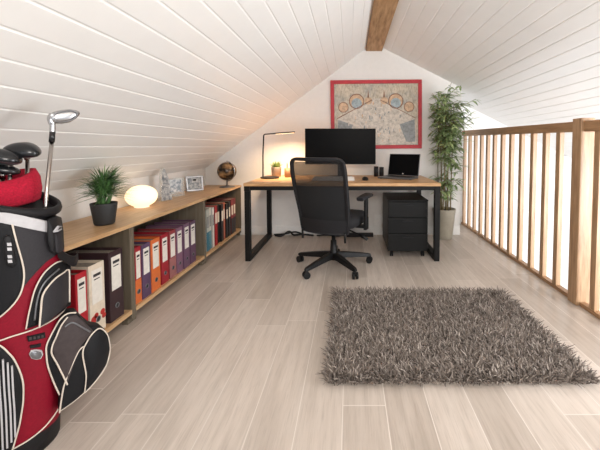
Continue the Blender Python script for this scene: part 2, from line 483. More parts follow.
for (y, w, c, low, lab) in seq:
    binder(bx + random.uniform(-.006, .004), y, w, .36 + random.uniform(-.004, .004), c, lab, low=low)

# books in the far unit
def book(y, w, h, c, label, deep=.24, low=None, x=bx):
    t = thing('book', label, 'book', (x - deep / 2, y + w / 2, .0852), 0, 'books in the far shelf unit')
    hw = w / 2; hd = deep / 2
    m = MB(); m.box(-hd, hd, -hw, -hw + .003, 0, h); m.box(-hd, hd, hw - .003, hw, 0, h)
    if low:
        m.box(hd - .003, hd, -hw, hw, h * .45, h); m.box(hd - .003, hd, -hw, hw, 0, h * .45, 1)
    else: m.box(hd - .003, hd, -hw, hw, 0, h)
    m.build('cover', [cover_mat(c), cover_mat(low or c)], t)
    MB().box(-hd + .008, hd - .003, -hw + .003, hw - .003, .004, h - .004).build('pages', M['pages'], t)
    MB().box(hd, hd + .001, -hw * .6, hw * .6, h * .55, h * .82).build('spine_panel', M['paper'] if sum(c) < 420 else M['art_grey'], t)
bk = [(3.03, .062, .40, (178, 180, 172), (60, 112, 130), 'pale book with a teal lower spine at the near end'),
      (3.10, .05, .40, (200, 196, 186), (92, 132, 140), 'off-white book beside the teal one'),
      (3.155, .05, .395, (206, 202, 196), None, 'white book just before the red one'),
      (3.212, .062, .40, (168, 30, 38), None, 'red book between the white and black books'),
      (3.28, .075, .395, (28, 26, 28), None, 'thick black book after the red one'),
      (3.36, .06, .39, (34, 30, 32), None, 'second black book, before the salmon one'),
      (3.43, .065, .395, (186, 104, 82), None, 'salmon coloured book between black ones'),
      (3.50, .06, .375, (26, 24, 26), None, 'black book directly after the salmon one'),
      (3.57, .06, .39, (40, 34, 36), None, 'dark grey book with a pale spine panel'),
      (3.645, .07, .395, (140, 34, 44), (40, 30, 34), 'book with a crimson top and dark lower spine'),
      (3.725, .07, .395, (120, 30, 40), (36, 28, 32), 'dark crimson book last in the row')]
for y, w, h, c, low, lab in bk: book(y, w, h, c, lab, low=low, x=bx - random.uniform(0, .015))

# ------------------------------------------------------------------ things on the worktop
def tuft_plant():
    t = thing('potted_grass_plant', 'bushy green plant in a matte black pot on the oak shelf top', 'plant', (-1.475, 1.935, TOP))
    MB().lathe([(.0, 0), (.047, 0), (.052, .008), (.068, .122), (.068, .13), (.062, .13), (.06, .112), (0, .112)], 36).build('pot', M['pot_black'], t)
    MB().lathe([(.06, .105), (.045, .1135), (0, .118)], 24).build('soil', M['soil'], t)
    m = MB()
    for i in range(620):
        a = random.uniform(0, 2 * PI); e = math.asin(random.uniform(-.25, 1)); zz = .165 + random.uniform(0, .12)
        d = (math.cos(a) * math.cos(e), math.sin(a) * math.cos(e), math.sin(e) + .12)
        L = random.uniform(.08, .16)
        r0 = random.uniform(.0, .035)
        tx, tz = -1.475 + math.cos(a) * r0 + d[0] * L, TOP + zz + d[2] * L
        if tz > zl(tx) - .03 or tx < XK + .02: continue
        m.leaf((math.cos(a) * r0, math.sin(a) * r0, zz), d, L, random.uniform(.006, .0095), .18)
    for i in range(50):
        a = random.uniform(0, 2 * PI); r0 = random.uniform(0, .03)
        m.leaf((math.cos(a) * r0, math.sin(a) * r0, .112), (math.cos(a) * .3, math.sin(a) * .3, 1), random.uniform(.07, .1), .008, .1)
    m.build('foliage', M['leaf_tuft'], t, fix=False)
tuft_plant()

t = thing('egg_lamp', 'glowing white egg-shaped glass table lamp on the oak shelf top', 'lamp', (-1.60, 2.48, TOP))
prof = [(.0, .004), (.05, .004)] + [(.108 * math.cos(a), .087 + .084 * math.sin(a)) for a in [(-62 + i * 8) * PI / 180 for i in range(19)]] + [(0.0, .171)]
MB().lathe(prof, 40).build('glass_shade', M['egg'], t)
MB().lathe([(.052, 0), (.052, .0045), (0, .0045)], 24).build('base', M['white_plastic'], t)

# acrylic photo block, glass photo stand, silver frame
def slab(w, th, h, tilt, rz=0): return Matrix.Rotation(rz, 4, 'Z') @ Matrix.Rotation(tilt, 4, 'X')
t = thing('acrylic_photo_block', 'thick clear block with a grey cityscape print, slanted top edge', 'ornament', (-1.60, 2.80, TOP), rad(68))
MB().prism([(-.052, 0), (.055, 0), (.02, .21), (-.018, .285), (-.04, .25)], -.016, .016).build('block', M['clear'], t, bevel=.002)
MB().prism([(-.05, .002), (.053, .002), (.018, .209), (-.018, .281), (-.038, .248)], -.0185, -.0165).build('print', M['photo_a'], t)
t = thing('glass_photo_stand', 'upright clear glass stand holding a small picture behind the acrylic block', 'picture stand', (-1.64, 3.03, TOP), rad(48))
MB().box(-.085, .085, -.004, .004, 0.0, .17).build('glass', M['clear'], t, bevel=.002)
MB().box(-.052, .055, -.0062, -.0045, .045, .16).build('picture', M['photo_b'], t)
MB().box(-.085, .085, -.02, .03, 0, .008).build('foot', M['clear'], t)
t = thing('photo_frame', 'small silver framed black and white photo leaning on the shelf top', 'photo frame', (-1.625, 3.40, TOP), rad(42))
T = Matrix.Rotation(rad(-12), 4, 'X')
m = MB()
for (a, b, c, d) in ((-.085, .085, 0, .018), (-.085, .085, .142, .16), (-.085, -.067, .018, .142), (.067, .085, .018, .142)):
    m.box(a, b, -.008, .008, c, d, mat=T)
m.build('frame', M['chrome'], t, bevel=.003)
MB().box(-.067, .067, -.003, .003, .018, .142, mat=T).build('photo', M['photo_b'], t)
MB().box(-.015, .015, .008, .012, 0.0, .13, mat=Matrix.Translation((0, .05, 0)) @ Matrix.Rotation(rad(20), 4, 'X')).build('easel_back', M['black_plastic'], t)

t = thing('desk_globe', 'small dark bronze globe on a round foot at the shelf end', 'globe', (-1.42, 3.74, TOP))
m = MB(); m.lathe([(0, 0), (.085, 0), (.088, .006), (.07, .012), (.02, .018), (.009, .03), (.009, .08), (0, .08)], 32)
m.build('foot', M['grey_metal'], t)
m = MB(); m.lathe([(.106 * math.cos(a), .185 + .106 * math.sin(a)) for a in [(-90 + 9 * i) * PI / 180 for i in range(21)]], 36)
g = m.build('sphere', M['bronze'], t)
m = MB(); m.tube([(.114 * math.sin(a) * .92, .114 * math.sin(a) * -.39, .185 - .114 * math.cos(a)) for a in [(i * 10 - 2) * PI / 180 for i in range(19)]], .0045, 8)
m.tube([(0, 0, .296), (0, 0, .306)], .006, 8)
m.build('meridian_arc', M['chrome'], t)

# ------------------------------------------------------------------ desk
DX0, DX1, DY0, DY1, DT = -.992, .846, 3.005, 3.885, .738
t = thing('desk', 'long oak topped desk with black square-tube frame under the red picture', 'desk', ((DX0 + DX1) / 2, (DY0 + DY1) / 2, 0))
hx = (DX1 - DX0) / 2; hy = (DY1 - DY0) / 2
MB().box(-hx, hx, -hy, hy, DT - .028, DT).build('tabletop', M['desk_oak'], t, bevel=.004)
for s in (-1, 1):
    xc = s * (hx - .03)
    for y in (-hy + .03, hy - .045):
        MB().box(xc - .024, xc + .026, y - .024, y + .024, 0, DT - .075).build('leg', M['black_metal'], t, bevel=.003)
    MB().box(xc - .026, xc + .026, -hy + .0565, hy - .0715, .0, .05).build('floor_bar', M['black_metal'], t, bevel=.003)
    MB().box(xc - .026, xc + .026, -hy + .004, hy - .019, DT - .0745, DT - .0285).build('top_bar', M['black_metal'], t, bevel=.003)
MB().box(-hx + .0565, hx - .0565, -hy + .006, -hy + .046, DT - .066, DT - .0285).build('front_rail', M['black_metal'], t, bevel=.003)
MB().box(-hx + .0565, hx - .0565, hy - .065, hy - .025, DT - .066, DT - .0285).build('rear_rail', M['black_metal'], t, bevel=.003)

# drawer pedestal
t = thing('drawer_pedestal', 'black three-drawer pedestal on casters under the right of the desk', 'drawer unit', (.562, 3.38, 0))
w, d = .193, .265
MB().box(-w, w, -d + .018, d, .062, .548).build('carcass', M['black_lacquer'], t, bevel=.004)
MB().box(-w - .002, w + .002, -d + .002, d, .5485, .565).build('top_panel', M['black_lacquer'], t, bevel=.004)
for z0, z1 in ((.064, .232), (.238, .388), (.394, .545)):
    dr = MB().box(-w + .002, w - .002, -d, -d + .017, z0, z1).build('drawer', M['black_lacquer'], t, bevel=.003)
    m = MB(); zc = z1 - .028
    m.box(-.055, .055, -d - .012, -d - .002, zc - .005, zc + .005); m.box(-.055, -.045, -d - .004, -d + .002, zc - .005, zc + .005); m.box(.045, .055, -d - .004, -d + .002, zc - .005, zc + .005)
    m.build('handle', M['dark_plastic'], dr, bevel=.002)
for sx in (-w + .04, w - .04):
    for sy in (-d + .05, d - .05):
        m = MB(); m.tube([(sx - .014, sy, .024), (sx - .003, sy, .024)], .024, 18); m.tube([(sx + .003, sy, .024), (sx + .014, sy, .024)], .024, 18)
        m.tube([(sx - .016, sy, .024), (sx + .016, sy, .024)], .006, 8); m.box(sx - .0025, sx + .0025, sy - .012, sy + .012, .024, .06); m.box(sx - .02, sx + .02, sy - .02, sy + .02, .056, .0615)
        m.build('caster', M['black_plastic'], t)

# monitor
t = thing('computer_monitor', 'wide black monitor standing on the desk behind the chair', 'monitor', (-.105, 3.55, DT))
MB().box(-.385, .385, -.012, .022, .148, .538).build('housing', M['black_plastic'], t, bevel=.005)
MB().box(-.380, .380, -.0145, -.0118, .156, .533).build('screen', M['screen'], t)
m = MB(); m.box(-.03, .03, .023, .045, .012, .36); m.build('stand', M['dark_plastic'], t, bevel=.004)
MB().box(-.13, .13, -.08, .12, 0, .0118).build('base', M['dark_plastic'], t, bevel=.004)

# laptop
t = thing('laptop', 'open silver laptop with a dark screen on the right end of the desk', 'laptop', (.53, 3.47, DT), rad(-30))
MB().box(-.20, .175, -.13, .11, .004, .02).build('base', M['grey_metal'], t, bevel=.004)
MB().box(-.165, .14, -.02, .085, .0202, .0222).build('keyboard', M['black_plastic'], t)
T = Matrix.Translation((-.005, .108, .018)) @ Matrix.Rotation(rad(-14), 4, 'X')
lid = MB().box(-.178, .178, 0, .008, .004, .25, mat=T).build('lid', M['grey_metal'], t, bevel=.002)
MB().box(-.172, .172, -.0016, -.0002, .010, .244, mat=T).build('screen', M['screen'], lid)
m = MB(); m.prism([(.008 * math.cos(k * PI / 8), .026 + .008 * math.sin(k * PI / 8)) for k in range(16)], -.0026, -.0018, mat=T)
m.build('emblem', M['chrome'], lid)
m = MB()
for sx in (-.18, .15):
    for sy in (-.11, .09): m.box(sx, sx + .02, sy, sy + .012, 0, .005)
m.build('foot', M['black_plastic'], t)

# keyboard and mouse
t = thing('keyboard', 'white keyboard on the desk in front of the monitor', 'keyboard', (-.17, 3.30, DT))
MB().prism([(-.075, 0), (.075, 0), (.075, .03), (-.075, .014)], -.215, .215, axis='x').build('case', M['white_plastic'], t, bevel=.004)
m = MB()
for r in range(5):
    for k in range(15):
        z = .014 + (r * .026 + .02) / .15 * .016
        m.box(-.2 + k * .0265, -.2 + k * .0265 + .022, -.065 + r * .026, -.065 + r * .026 + .021, z - .002, z + .006)
m.build('keys', M['trim_white'], t)
t = thing('computer_mouse', 'small black mouse beside the keyboard on the desk', 'mouse', (.155, 3.30, DT), rad(10))
m = MB(); m.loft([[(.031 * sc * math.cos(a), .052 * sc * math.sin(a), z) for a in [2 * PI * k / 24 for k in range(24)]] for sc, z in ((.92, 0), (1, .006), (.98, .016), (.8, .027), (.45, .034), (.08, .036))])
m.build('body', M['black_plastic'], t)
MB().tube([(-.002, .03, .0295), (.002, .03, .0295)], .007, 12).build('scroll_wheel', M['grey_metal'], t)

# desk lamp
t = thing('desk_lamp', 'slim black desk lamp with a horizontal LED arm on the left of the desk', 'lamp', (-.865, 3.50, DT))
MB().lathe([(0, 0), (.098, 0), (.1, .004), (.1, .012), (.095, .016), (0, .016)], 40).build('base', M['black_metal'], t)
MB().tube([(-.075, 0, .014), (-.073, 0, .25), (-.062, 0, .462)], .0075, 12).build('pole', M['black_metal'], t)
m = MB(); m.tube([(-.064, 0, .456), (-.058, 0, .468), (-.045, 0, .474), (.06, 0, .482)], .0065, 12); m.build('arm', M['black_metal'], t)
T = Matrix.Translation((.165, 0, .489)) @ Matrix.Rotation(rad(-4), 4, 'Y')
hd = MB().box(-.11, .11, -.017, .017, -.006, .008, mat=T).build('lamp_head', M['black_metal'], t, bevel=.005)
MB().box(-.1, .1, -.012, .012, -.0085, -.0062, mat=T).build('led_strip', M['led'], hd)

# succulent, cups
t = thing('succulent_pot', 'small spiky succulent in a grey pot beside the desk lamp', 'plant', (-.84, 3.70, DT))
MB().lathe([(0, 0), (.05, 0), (.058, .1), (.058, .108), (.051, .108), (.05, .096), (0, .096)], 28).build('pot', M['pot_grey'], t)
m = MB()
for i in range(60):
    a = random.uniform(0, 2 * PI); e = rad(random.uniform(35, 88)); d = (math.cos(a) * math.cos(e), math.sin(a) * math.cos(e), math.sin(e))
    m.leaf((math.cos(a) * .02, math.sin(a) * .02, .096), d, random.uniform(.06, .1), .014, .12)
m.build('foliage', M['leaf_succ'], t, fix=False)
def cup(loc, r, h, mat, label):
    t = thing('pen_cup', label, 'cup', loc)
    MB().lathe([(0, 0), (r, 0), (r, h), (r - .004, h), (r - .004, .006), (0, .006)], 28).build('body', mat, t)
cup((-.69, 3.62, DT), .042, .1, M['cup_wood'], 'brown pen cup left of the chair back on the desk')
m = MB(); m.tube([(0, 0, .0), (.004, 0, .14)], .006, 10); m.tube([(.004, 0, .14), (.0045, 0, .16)], [.006, .001], 10)
o = m.build('pen', M['black_plastic'], None, (-.705, 3.62, DT + .0065)); tag(o, 'dark pen standing in the brown cup', 'pen')
cup((.30, 3.72, DT), .026, .115, M['dark_plastic'], 'left of the two dark cups behind the laptop')
cup((.365, 3.76, DT), .026, .105, M['dark_plastic'], 'right of the two dark cups, nearest the laptop screen')

# under the desk: cables, power strip, socket
t = thing('power_strip', 'black power strip on the floor under the desk', 'power strip', (.12, 3.865, 0))
MB().box(-.16, .16, -.025, .025, 0, .042).build('body', M['skirting'], t, bevel=.004)
MB().tube(spline([(-.16, 0, .02), (-.28, -.01, .012), (-.4, .02, .012), (-.52, .0, .012)], 8), .009, 8).build('cord', M['skirting'], t)
m = MB(); m.tube(spline([(-.9, 0, .012), (-.82, -.03, .014), (-.74, .03, .05), (-.68, .0, .016), (-.6, -.03, .03), (-.52, .02, .014), (-.44, -.02, .016)], 10), .011, 10)
m.tube(spline([(-.92, .03, .012), (-.78, .0, .03), (-.66, .03, .045), (-.55, .01, .012)], 10), .009, 10)
o = m.build('cable_bundle', M['skirting'], None, (0, 3.875, 0)); tag(o, 'tangled black cables on the floor by the left rear desk leg', 'cable')
t = thing('wall_socket', 'white double socket low on the wall left of the pedestal', 'socket', (.34, YW - .0002, .17))
MB().box(-.04, .04, -.012, 0, -.075, .075).build('plate', M['trim_white'], t, bevel=.004)
m = MB()
for zz in (-.035, .035): m.lathe([(0.0, zz), (0, zz)], 3)
m = MB()
for zz in (-.036, .036): m.tube([(0, -.0135, zz), (0, -.0118, zz)], .022, 20)
m.build('outlet', M['white_plastic'], t)

# ------------------------------------------------------------------ red framed print
t = thing('framed_print', 'large red framed faded print on the gable wall above the monitor', 'picture', (.316, YW - .03, 1.465), 0)
t.rotation_euler = (0, rad(-.5), 0)
W, H, fw = .548, .412, .044
m = MB(); m.box(-W, W, 0, .028, H - fw, H); m.box(-W, W, 0, .028, -H, -H + fw); m.box(-W, -W + fw, 0, .028, -H + fw, H - fw); m.box(W - fw, W, 0, .028, -H + fw, H - fw)
m.build('frame', M['red_frame'], t, bevel=.004)
m = MB(); m.box(-W + fw, W - fw, .012, .02, -H + fw, H - fw, 0)
def disc(cx, cz, r, mi, y=.0115, a0=0, a1=2 * PI, n=28):
    m.prism([(cx + r * math.cos(a0 + (a1 - a0) * k / n), cz + r * math.sin(a0 + (a1 - a0) * k / n)) for k in range(n)], y, .013, m=mi)
def ring(cx, cz, r, w, mi, y=.011):
    m.tube([(cx + r * math.cos(2 * PI * k / 28), y + .001, cz + r * math.sin(2 * PI * k / 28)) for k in range(28)], w, 5, mi, closed=True)
m.prism([(-.46, -.03), (-.04, .19), (.04, .19), (.46, -.03), (.49, -.355), (-.49, -.355)], .0108, .013, m=4)
for s in (-1, 1):
    disc(s * .235, .16, .082, 1, .0104); disc(s * .235, .135, .062, 2, .0098); ring(s * .235, .16, .086, .006, 3)
    disc(s * .395, .09, .055, 1, .0104); ring(s * .395, .09, .058, .005, 3)
    disc(s * .095, .165, .045, 1, .0104); m.prism([(s * .095 - .012, .2), (s * .095 + .012, .2), (s * .095, .30)], .0104, .012, m=3)
    m.tube([(s * .47, .0105, -.045), (s * .05, .0105, .175)], .004, 5, 3)
    m.prism([(s * .28, -.12), (s * .46, -.06), (s * .47, -.33), (s * .36, -.33)], .0102, .012, m=5)
for i in range(90):
    x = random.gauss(0, .2); x = max(-.46, min(.46, x)); z = random.uniform(-.34, .14 - abs(x) * .45)
    hh = random.uniform(.01, .04)
    m.box(x - .004, x + random.uniform(.002, .012), .0098, .012, z, min(z + hh, .2), random.choice([4, 5, 5, 1, 4]))
m.build('artwork', [M['art'], M['art_orange'], M['art_blue'], M['art_brown'], M['art_pale'], M['art_grey']], t)

# ------------------------------------------------------------------ bamboo
t = thing('artificial_bamboo', 'tall leafy bamboo in a pale stone pot in the corner by the railing', 'plant', (1.11, 3.80, 0))
MB().lathe([(0, 0), (.09, 0), (.095, .01), (.128, .33), (.132, .352), (.12, .352), (.116, .325), (0, .325)], 40).build('pot', M['pot_stone'], t)
MB().lathe([(.116, .31), (.08, .33), (0, .335)], 24).build('soil', M['soil'], t)
fol = MB()
canes = []
for i in range(8):
    a = 2 * PI * i / 8 + .3; r0 = .05 + .02 * (i % 2); r1 = .07 + .05 * random.random(); hgt = random.uniform(1.4, 1.66)
    p = [(r0 * math.cos(a), r0 * math.sin(a), .325), (r0 * 1.1 * math.cos(a + .2), r0 * 1.1 * math.sin(a + .2), .85), (r1 * math.cos(a + .3), r1 * math.sin(a + .3), hgt)]
    q = spline(p, 8); m = MB(); m.tube(q, [.008 - .004 * k / len(q) for k in range(len(q))], 8)
    for k in range(2, len(q) - 1, 2): m.tube([q[k] - Vector((0, 0, .003)), q[k] + Vector((0, 0, .003))], .0098 - .004 * k / len(q), 8)
    m.build('cane', M['cane'], t); canes.append(q)
def spray(pt, a, L, n, ll):
    e = random.uniform(.0, .7)
    d = Vector((math.cos(a) * math.cos(e), math.sin(a) * math.cos(e), math.sin(e)))
    tip = Vector(pt) + d * L
    if tip.x < -.2: return
    fol.tube([pt, tip], .0018, 4, 1)
    for j in range(n):
        f = random.uniform(.3, 1.0); aa = a + random.uniform(-1.3, 1.3); ee = random.uniform(-.5, .6)
        dd = (math.cos(aa) * math.cos(ee), math.sin(aa) * math.cos(ee), math.sin(ee))
        b0 = Vector(pt) + d * (L * f); ln = ll * random.uniform(.7, 1.15); e0 = b0 + Vector(dd) * ln
        if e0.y > YW - 3.80 - .02 or e0.x < -.205 or e0.x > .38: continue
        fol.leaf(b0, dd, ln, random.uniform(.024, .036), .3)
def okpos(p): return p.y + 3.70 < YW - .2
for q in canes:
    for i in range(42):
        f = random.random() ** .6
        z = .42 + f * (q[-1].z - .42 + .05)
        k = min(range(len(q)), key=lambda k_: abs(q[k_].z - z))
        pt = Vector(q[k]); a = random.uniform(0, 2 * PI)
        dens = 1 if (z > .95 or z < .66) else .5
        if random.random() > dens: continue
        
        L = random.uniform(.06, .25) * (.8 if z < .7 else 1.2 if z > 1.2 else 1)
        if math.sin(a) > .3: L *= .35
        spray(pt, a, L, random.randint(4, 7), .118)
fol.v = [(x, min(y, YW - 3.80 - .01), z) for x, y, z in fol.v]
fol.build('foliage', [M['leaf_bamboo'], M['cane']], t, fix=False)

# ------------------------------------------------------------------ shag rug
t = thing('shag_rug', 'grey-brown shaggy rectangular rug on the plank floor', 'rug', (.505, 1.878, 0), 0)
RW, RD = .612, .462
MB().box(-RW + .02, RW - .02, -RD + .025, RD - .02, 0, .010).build('backing', M['rug_base'], t, bevel=.003)
v = []; f = []; tone = []
rnd = random.Random(3)
NX, NY = 150, 114
for i in range(NX):
    for j in range(NY):
        x = -RW + 2 * RW * (i + rnd.random()) / NX; y = -RD + 2 * RD * (j + rnd.random()) / NY
        ln = .036 * rnd.uniform(.7, 1.25)
        cl = math.sin(x * 31 + math.sin(y * 23) * 2) * math.cos(y * 27 + math.sin(x * 19) * 2)
        a = rnd.uniform(0, 2 * PI) * .6 + cl * 2.2; tilt = rnd.uniform(.25, .95)
        ex = max(0, abs(x) - RW + .05) / .05 * (1 if x > 0 else -1); ey = max(0, abs(y) - RD + .05) / .05 * (1 if y > 0 else -1)
        dx = math.cos(a) * tilt + ex * .9; dy = math.sin(a) * tilt + ey * .9 - .12
        w = rnd.uniform(.0026, .0042); tn = min(1, max(0, rnd.gauss(.5, .22)))
        b = len(v); sa = rnd.uniform(0, 2 * PI); cx, cy = math.cos(sa) * w, math.sin(sa) * w
        px_, py_ = -cy, cx
        for (u, ww) in ((0, 1.), (.55, 1.1), (1, .35)):
            zz = .010 + ln * (u - .38 * u * u * min(1, math.hypot(dx, dy)))
            ox = x + dx * ln * u * (.35 + .65 * u); oy = y + dy * ln * u * (.35 + .65 * u)
            for kx, ky in ((cx, cy), (-.5 * cx + .866 * px_, -.5 * cy + .866 * py_), (-.5 * cx - .866 * px_, -.5 * cy - .866 * py_)):
                v.append((ox + kx * ww, oy + ky * ww, zz)); tone.append(tn)
        for q in range(2):
            for k in range(3):
                l = (k + 1) % 3
                f.append((b + q * 3 + k, b + q * 3 + l, b + q * 3 + 3 + l, b + q * 3 + 3 + k))
        f.append((b + 6, b + 7, b + 8))
me = bpy.data.meshes.new('pile'); me.from_pydata(v, [], f); me.materials.append(M['rug'])
at = me.attributes.new('tone', 'FLOAT', 'POINT'); at.data.foreach_set('value', tone)
o = bpy.data.objects.new('pile', me); COL.objects.link(o); o.parent = t; o['kind'] = 'stuff'

# ------------------------------------------------------------------ office chair (seen from behind)
t = thing('office_chair', 'black mesh-back swivel office chair on casters at the desk', 'chair', (-.148, 2.885, 0), rad(-23))
def star(k): return rad(-90 + 23 - 2) + 2 * PI * (k + .5) / 5
for k in range(5):
    a = star(k); ca, sa = math.cos(a), math.sin(a)
    rings = []
    for r_, hw, z0, z1 in ((.02, .03, .074, .134), (.10, .029, .08, .128), (.22, .025, .07, .11), (.335, .02, .062, .09), (.355, .012, .066, .084)):
        rings.append([(r_ * ca - sa * s1 * hw, r_ * sa + ca * s1 * hw, z) for s1, z in ((-1, z0), (1, z0), (.75, z1), (-.75, z1))])
    m = MB(); m.loft(rings, sm=False); m.build('base_leg', M['black_plastic'], t, bevel=.004)
    cx, cy = .34 * ca, .34 * sa
    m = MB(); wa = a + 1.1; wx, wy = math.cos(wa), math.sin(wa)
    for s1 in (-1, 1): m.tube([(cx + wx * s1 * .007, cy + wy * s1 * .007, .029), (cx + wx * s1 * .024, cy + wy * s1 * .024, .029)], .029, 18)
    m.tube([(cx - wx * .026, cy - wy * .026, .029), (cx + wx * .026, cy + wy * .026, .029)], .008, 8); m.tube([(cx, cy, .03), (cx, cy, .07)], .009, 10)
    m.build('caster', M['black_plastic'], t)
m = MB(); m.lathe([(.02, .06), (.034, .07), (.036, .135), (.03, .15), (.026, .24), (.018, .242), (.018, .34), (0, .34)], 24)
m.build('gas_column', M['black_plastic'], t)
m = MB(); m.box(-.1, .1, -.13, .12, .335, .385); m.build('tilt_mechanism', M['black_plastic'], t, bevel=.012)
m = MB(); m.tube(spline([(.08, .0, .355), (.17, -.01, .345), (.28, -.05, .325)], 5), .007, 8); m.tube([(.27, -.046, .328), (.345, -.06, .30)], .014, 10); m.build('tilt_lever', M['black_plastic'], t)
# seat cushion
rings = []
for z, sc in ((.386, .90), (.40, .98), (.435, 1.0), (.468, .97), (.486, .86), (.49, .5)):
    R = []
    for k in range(40):
        a = 2 * PI * k / 40; c, s_ = math.cos(a), math.sin(a); e = .45
        x = .255 * sc * math.copysign(abs(c) ** e, c); y = .245 * sc * math.copysign(abs(s_) ** e, s_) + .05
        R.append((x, y, z - .02 * max(0, (y - .2) / .1) ** 2))
    rings.append(R)
MB().loft(rings).build('seat', M['black_fabric'], t)
# arms
for s in (-1, 1):
    m = MB(); m.box(s * .30 - .012, s * .30 + .012, -.0, .055, .40, .635); m.box(min(s * .30, s * .16), max(s * .30, s * .16), .0, .055, .372, .398); m.box(s*.3-.014, s*.3+.014, -.004, .059, .36, .47)
    m.build('arm_post', M['black_plastic'], t, bevel=.006)
    rings = []
    for y, w_, z in ((-.09, .028, .638), (-.07, .04, .642), (.03, .045, .648), (.12, .043, .652), (.155, .03, .645)):
        rings.append([(s * .29 + w_ * c, y, z + .014 * d) for c, d in ((-1, -.6), (-.7, -1), (.7, -1), (1, -.6), (1, .4), (.7, 1), (-.7, 1), (-1, .4))])
    MB().loft(rings).build('armrest', M['dark_plastic'], t)
# backrest: curved sheet in a frame
def bp(u, w, off=0.):
    """u -1..1 across, w 0..1 up"""
    z = .355 + .625 * w
    half = .212 + .03 * math.sin(min(1, w * 1.15) * PI / 2) - .012 * max(0, w - .85) / .15
    y = -.215 - .035 * math.sin(w * PI * .9) * 1.0 - .20 * max(0, w - .25) ** 1.3 + .045 * (u * u) - .0
    return Vector((u * half, y + off, z))
def sheet(w0, w1, nu=16, nw=12, th=.004, u1=.95):
    m = MB(); b = 0
    for sd in (-th / 2, th / 2):
        for j in range(nw + 1):
            for i in range(nu + 1): m.v.append(tuple(bp(-u1 + 2 * u1 * i / nu, w0 + (w1 - w0) * j / nw, sd)))
    n = (nu + 1) * (nw + 1)
    for j in range(nw):
        for i in range(nu):
            q = j * (nu + 1) + i
            m.face((q, q + 1, q + nu + 2, q + nu + 1), 0, True); m.face((n + q, n + q + nu + 1, n + q + nu + 2, n + q + 1), 0, True)
    return m
def one_sheet(w0, w1):
    m = MB(); nu, nw = 16, 12
    for j in range(nw + 1):
        for i in range(nu + 1): m.v.append(tuple(bp(-.95 + 1.9 * i / nu, w0 + (w1 - w0) * j / nw)))
    for j in range(nw):
        for i in range(nu):
            q = j * (nu + 1) + i; m.face((q, q + 1, q + nu + 2, q + nu + 1), 0, True)
    return m
one_sheet(.64, .965).build('back_mesh', M['mesh_top'], t, fix=False)['label'] = 'see-through upper back mesh'
one_sheet(.17, .64).build('back_mesh', M['mesh_low'], t, fix=False)['label'] = 'dense lower back mesh'
m = sheet(.0, .19, th=.022, u1=1.0)
m.build('lower_back_panel', M['dark_plastic'], t, bevel=.002)
path = [bp(-1, w) for w in [i / 14 * .94 + .01 for i in range(15)]] + [bp(-.93, .985)] + [bp(u, 1.0) for u in (-.8, -.5, -.2, .2, .5, .8)] + [bp(.93, .985)] + [bp(1, w) for w in [.95 - i / 14 * .94 for i in range(15)]] + [bp(u, .005) for u in (.7, .3, -.3, -.7)]
m = MB(); P = path; N = len(P)
# rectangular frame section (wide towards the sides)
cen = sum(P, Vector()) / N
rings = []
for i, p in enumerate(P):
    tng = (P[(i + 1) % N] - P[i - 1]).normalized(); yv = Vector((0, 1, 0)); out = tng.cross(yv).normalized()
    if out.dot(p - cen) < 0: out = -out
    rings.append([p + out * a + yv * b for a, b in ((.010, -.016), (.012, .024), (-.016, .014), (-.018, -.010))])
m.loft(rings + [rings[0]], caps=False, sm=False)
m.build('back_frame', M['dark_plastic'], t, bevel=.004)
m = MB(); m.box(-.05, .05, -.195, -.06, .345, .372); m.build('back_bracket', M['black_plastic'], t, bevel=.006)
m = MB()
for s in (-1, 1): m.tube([(s * .2, -.20, .37), (s * .2, -.195, .29)], .009, 8)
m.build('side_toggle', M['black_plastic'], t)

# ------------------------------------------------------------------ golf bag
BC = Vector((-1.20, 1.13, 0))
bag = thing('golf_bag', 'upright crimson and black golf bag with cream piping at the left', 'golf bag', BC, math.atan2(.72802, .68555))
# local axes after the rotation: +x = across (a), -y = towards the viewer side (b), z = up
RZ = [(0, .108), (.05, .114), (.1, .123), (.2, .13), (.3, .14), (.5, .145), (.7, .145), (.8, .14), (.87, .135), (1.5, .135)]
def bagR(z):
    for (z0, r0), (z1, r1) in zip(RZ, RZ[1:]):
        if z <= z1: return r0 + (r1 - r0) * max(0, (z - z0)) / (z1 - z0)
    return RZ[-1][1]
def surf(a, z):
    R = bagR(z); e = .985 * R
    if a < e: return math.sqrt(max(R * R - a * a, 0))
    return max(math.sqrt(R * R - e * e) - (a - e) * 1.2, -.02)
def surfL(a, z):
    b = surf(a, z)
    if a > -.08: b = max(b, .105 * math.sqrt(max(0, 1 - ((a - .1) / .184) ** 2)))
    return b
def L3(a, b, z): return (a, -b, z)
n = 64
def rim(a): return .845 - .33 * a
m = MB(); rings = []
for z in [0, .012, .03, .06, .1, .15, .2, .3, .4, .5, .6, .7, .8, .86]:
    rings.append([L3(bagR(z) * (.94 if z == 0 else 1) * math.sin(2 * PI * k / n), bagR(z) * (.94 if z == 0 else 1) * math.cos(2 * PI * k / n),
                     z if z < .8 else (.80 if z < .85 else 0) - .2 * bagR(z) * math.sin(2 * PI * k / n) + (0 if z < .85 else .845 - .13 * bagR(z) * math.sin(2 * PI * k / n)) + (0 if z > .85 else .0)) for k in range(n)])
m.loft(rings); m.build('body', M['bag_red'], bag)
# moulded collar with a hollow mouth
m = MB(); rings = []
for r_, dz in ((1.0, .022), (1.03, .026), (1.05, .036), (1.03, .050), (.96, .052), (.92, .04), (.88, -.12), (.3, -.13)):
    R = .137 * r_
    rings.append([L3(R * math.sin(2 * PI * k / n), R * math.cos(2 * PI * k / n), rim(.137 * math.sin(2 * PI * k / n)) + dz + .2 * (.137 - .137 * math.cos(2 * PI * k / n)) - .012) for k in range(n)])
m.loft(rings); m.build('collar', M['bag_rubber'], bag)

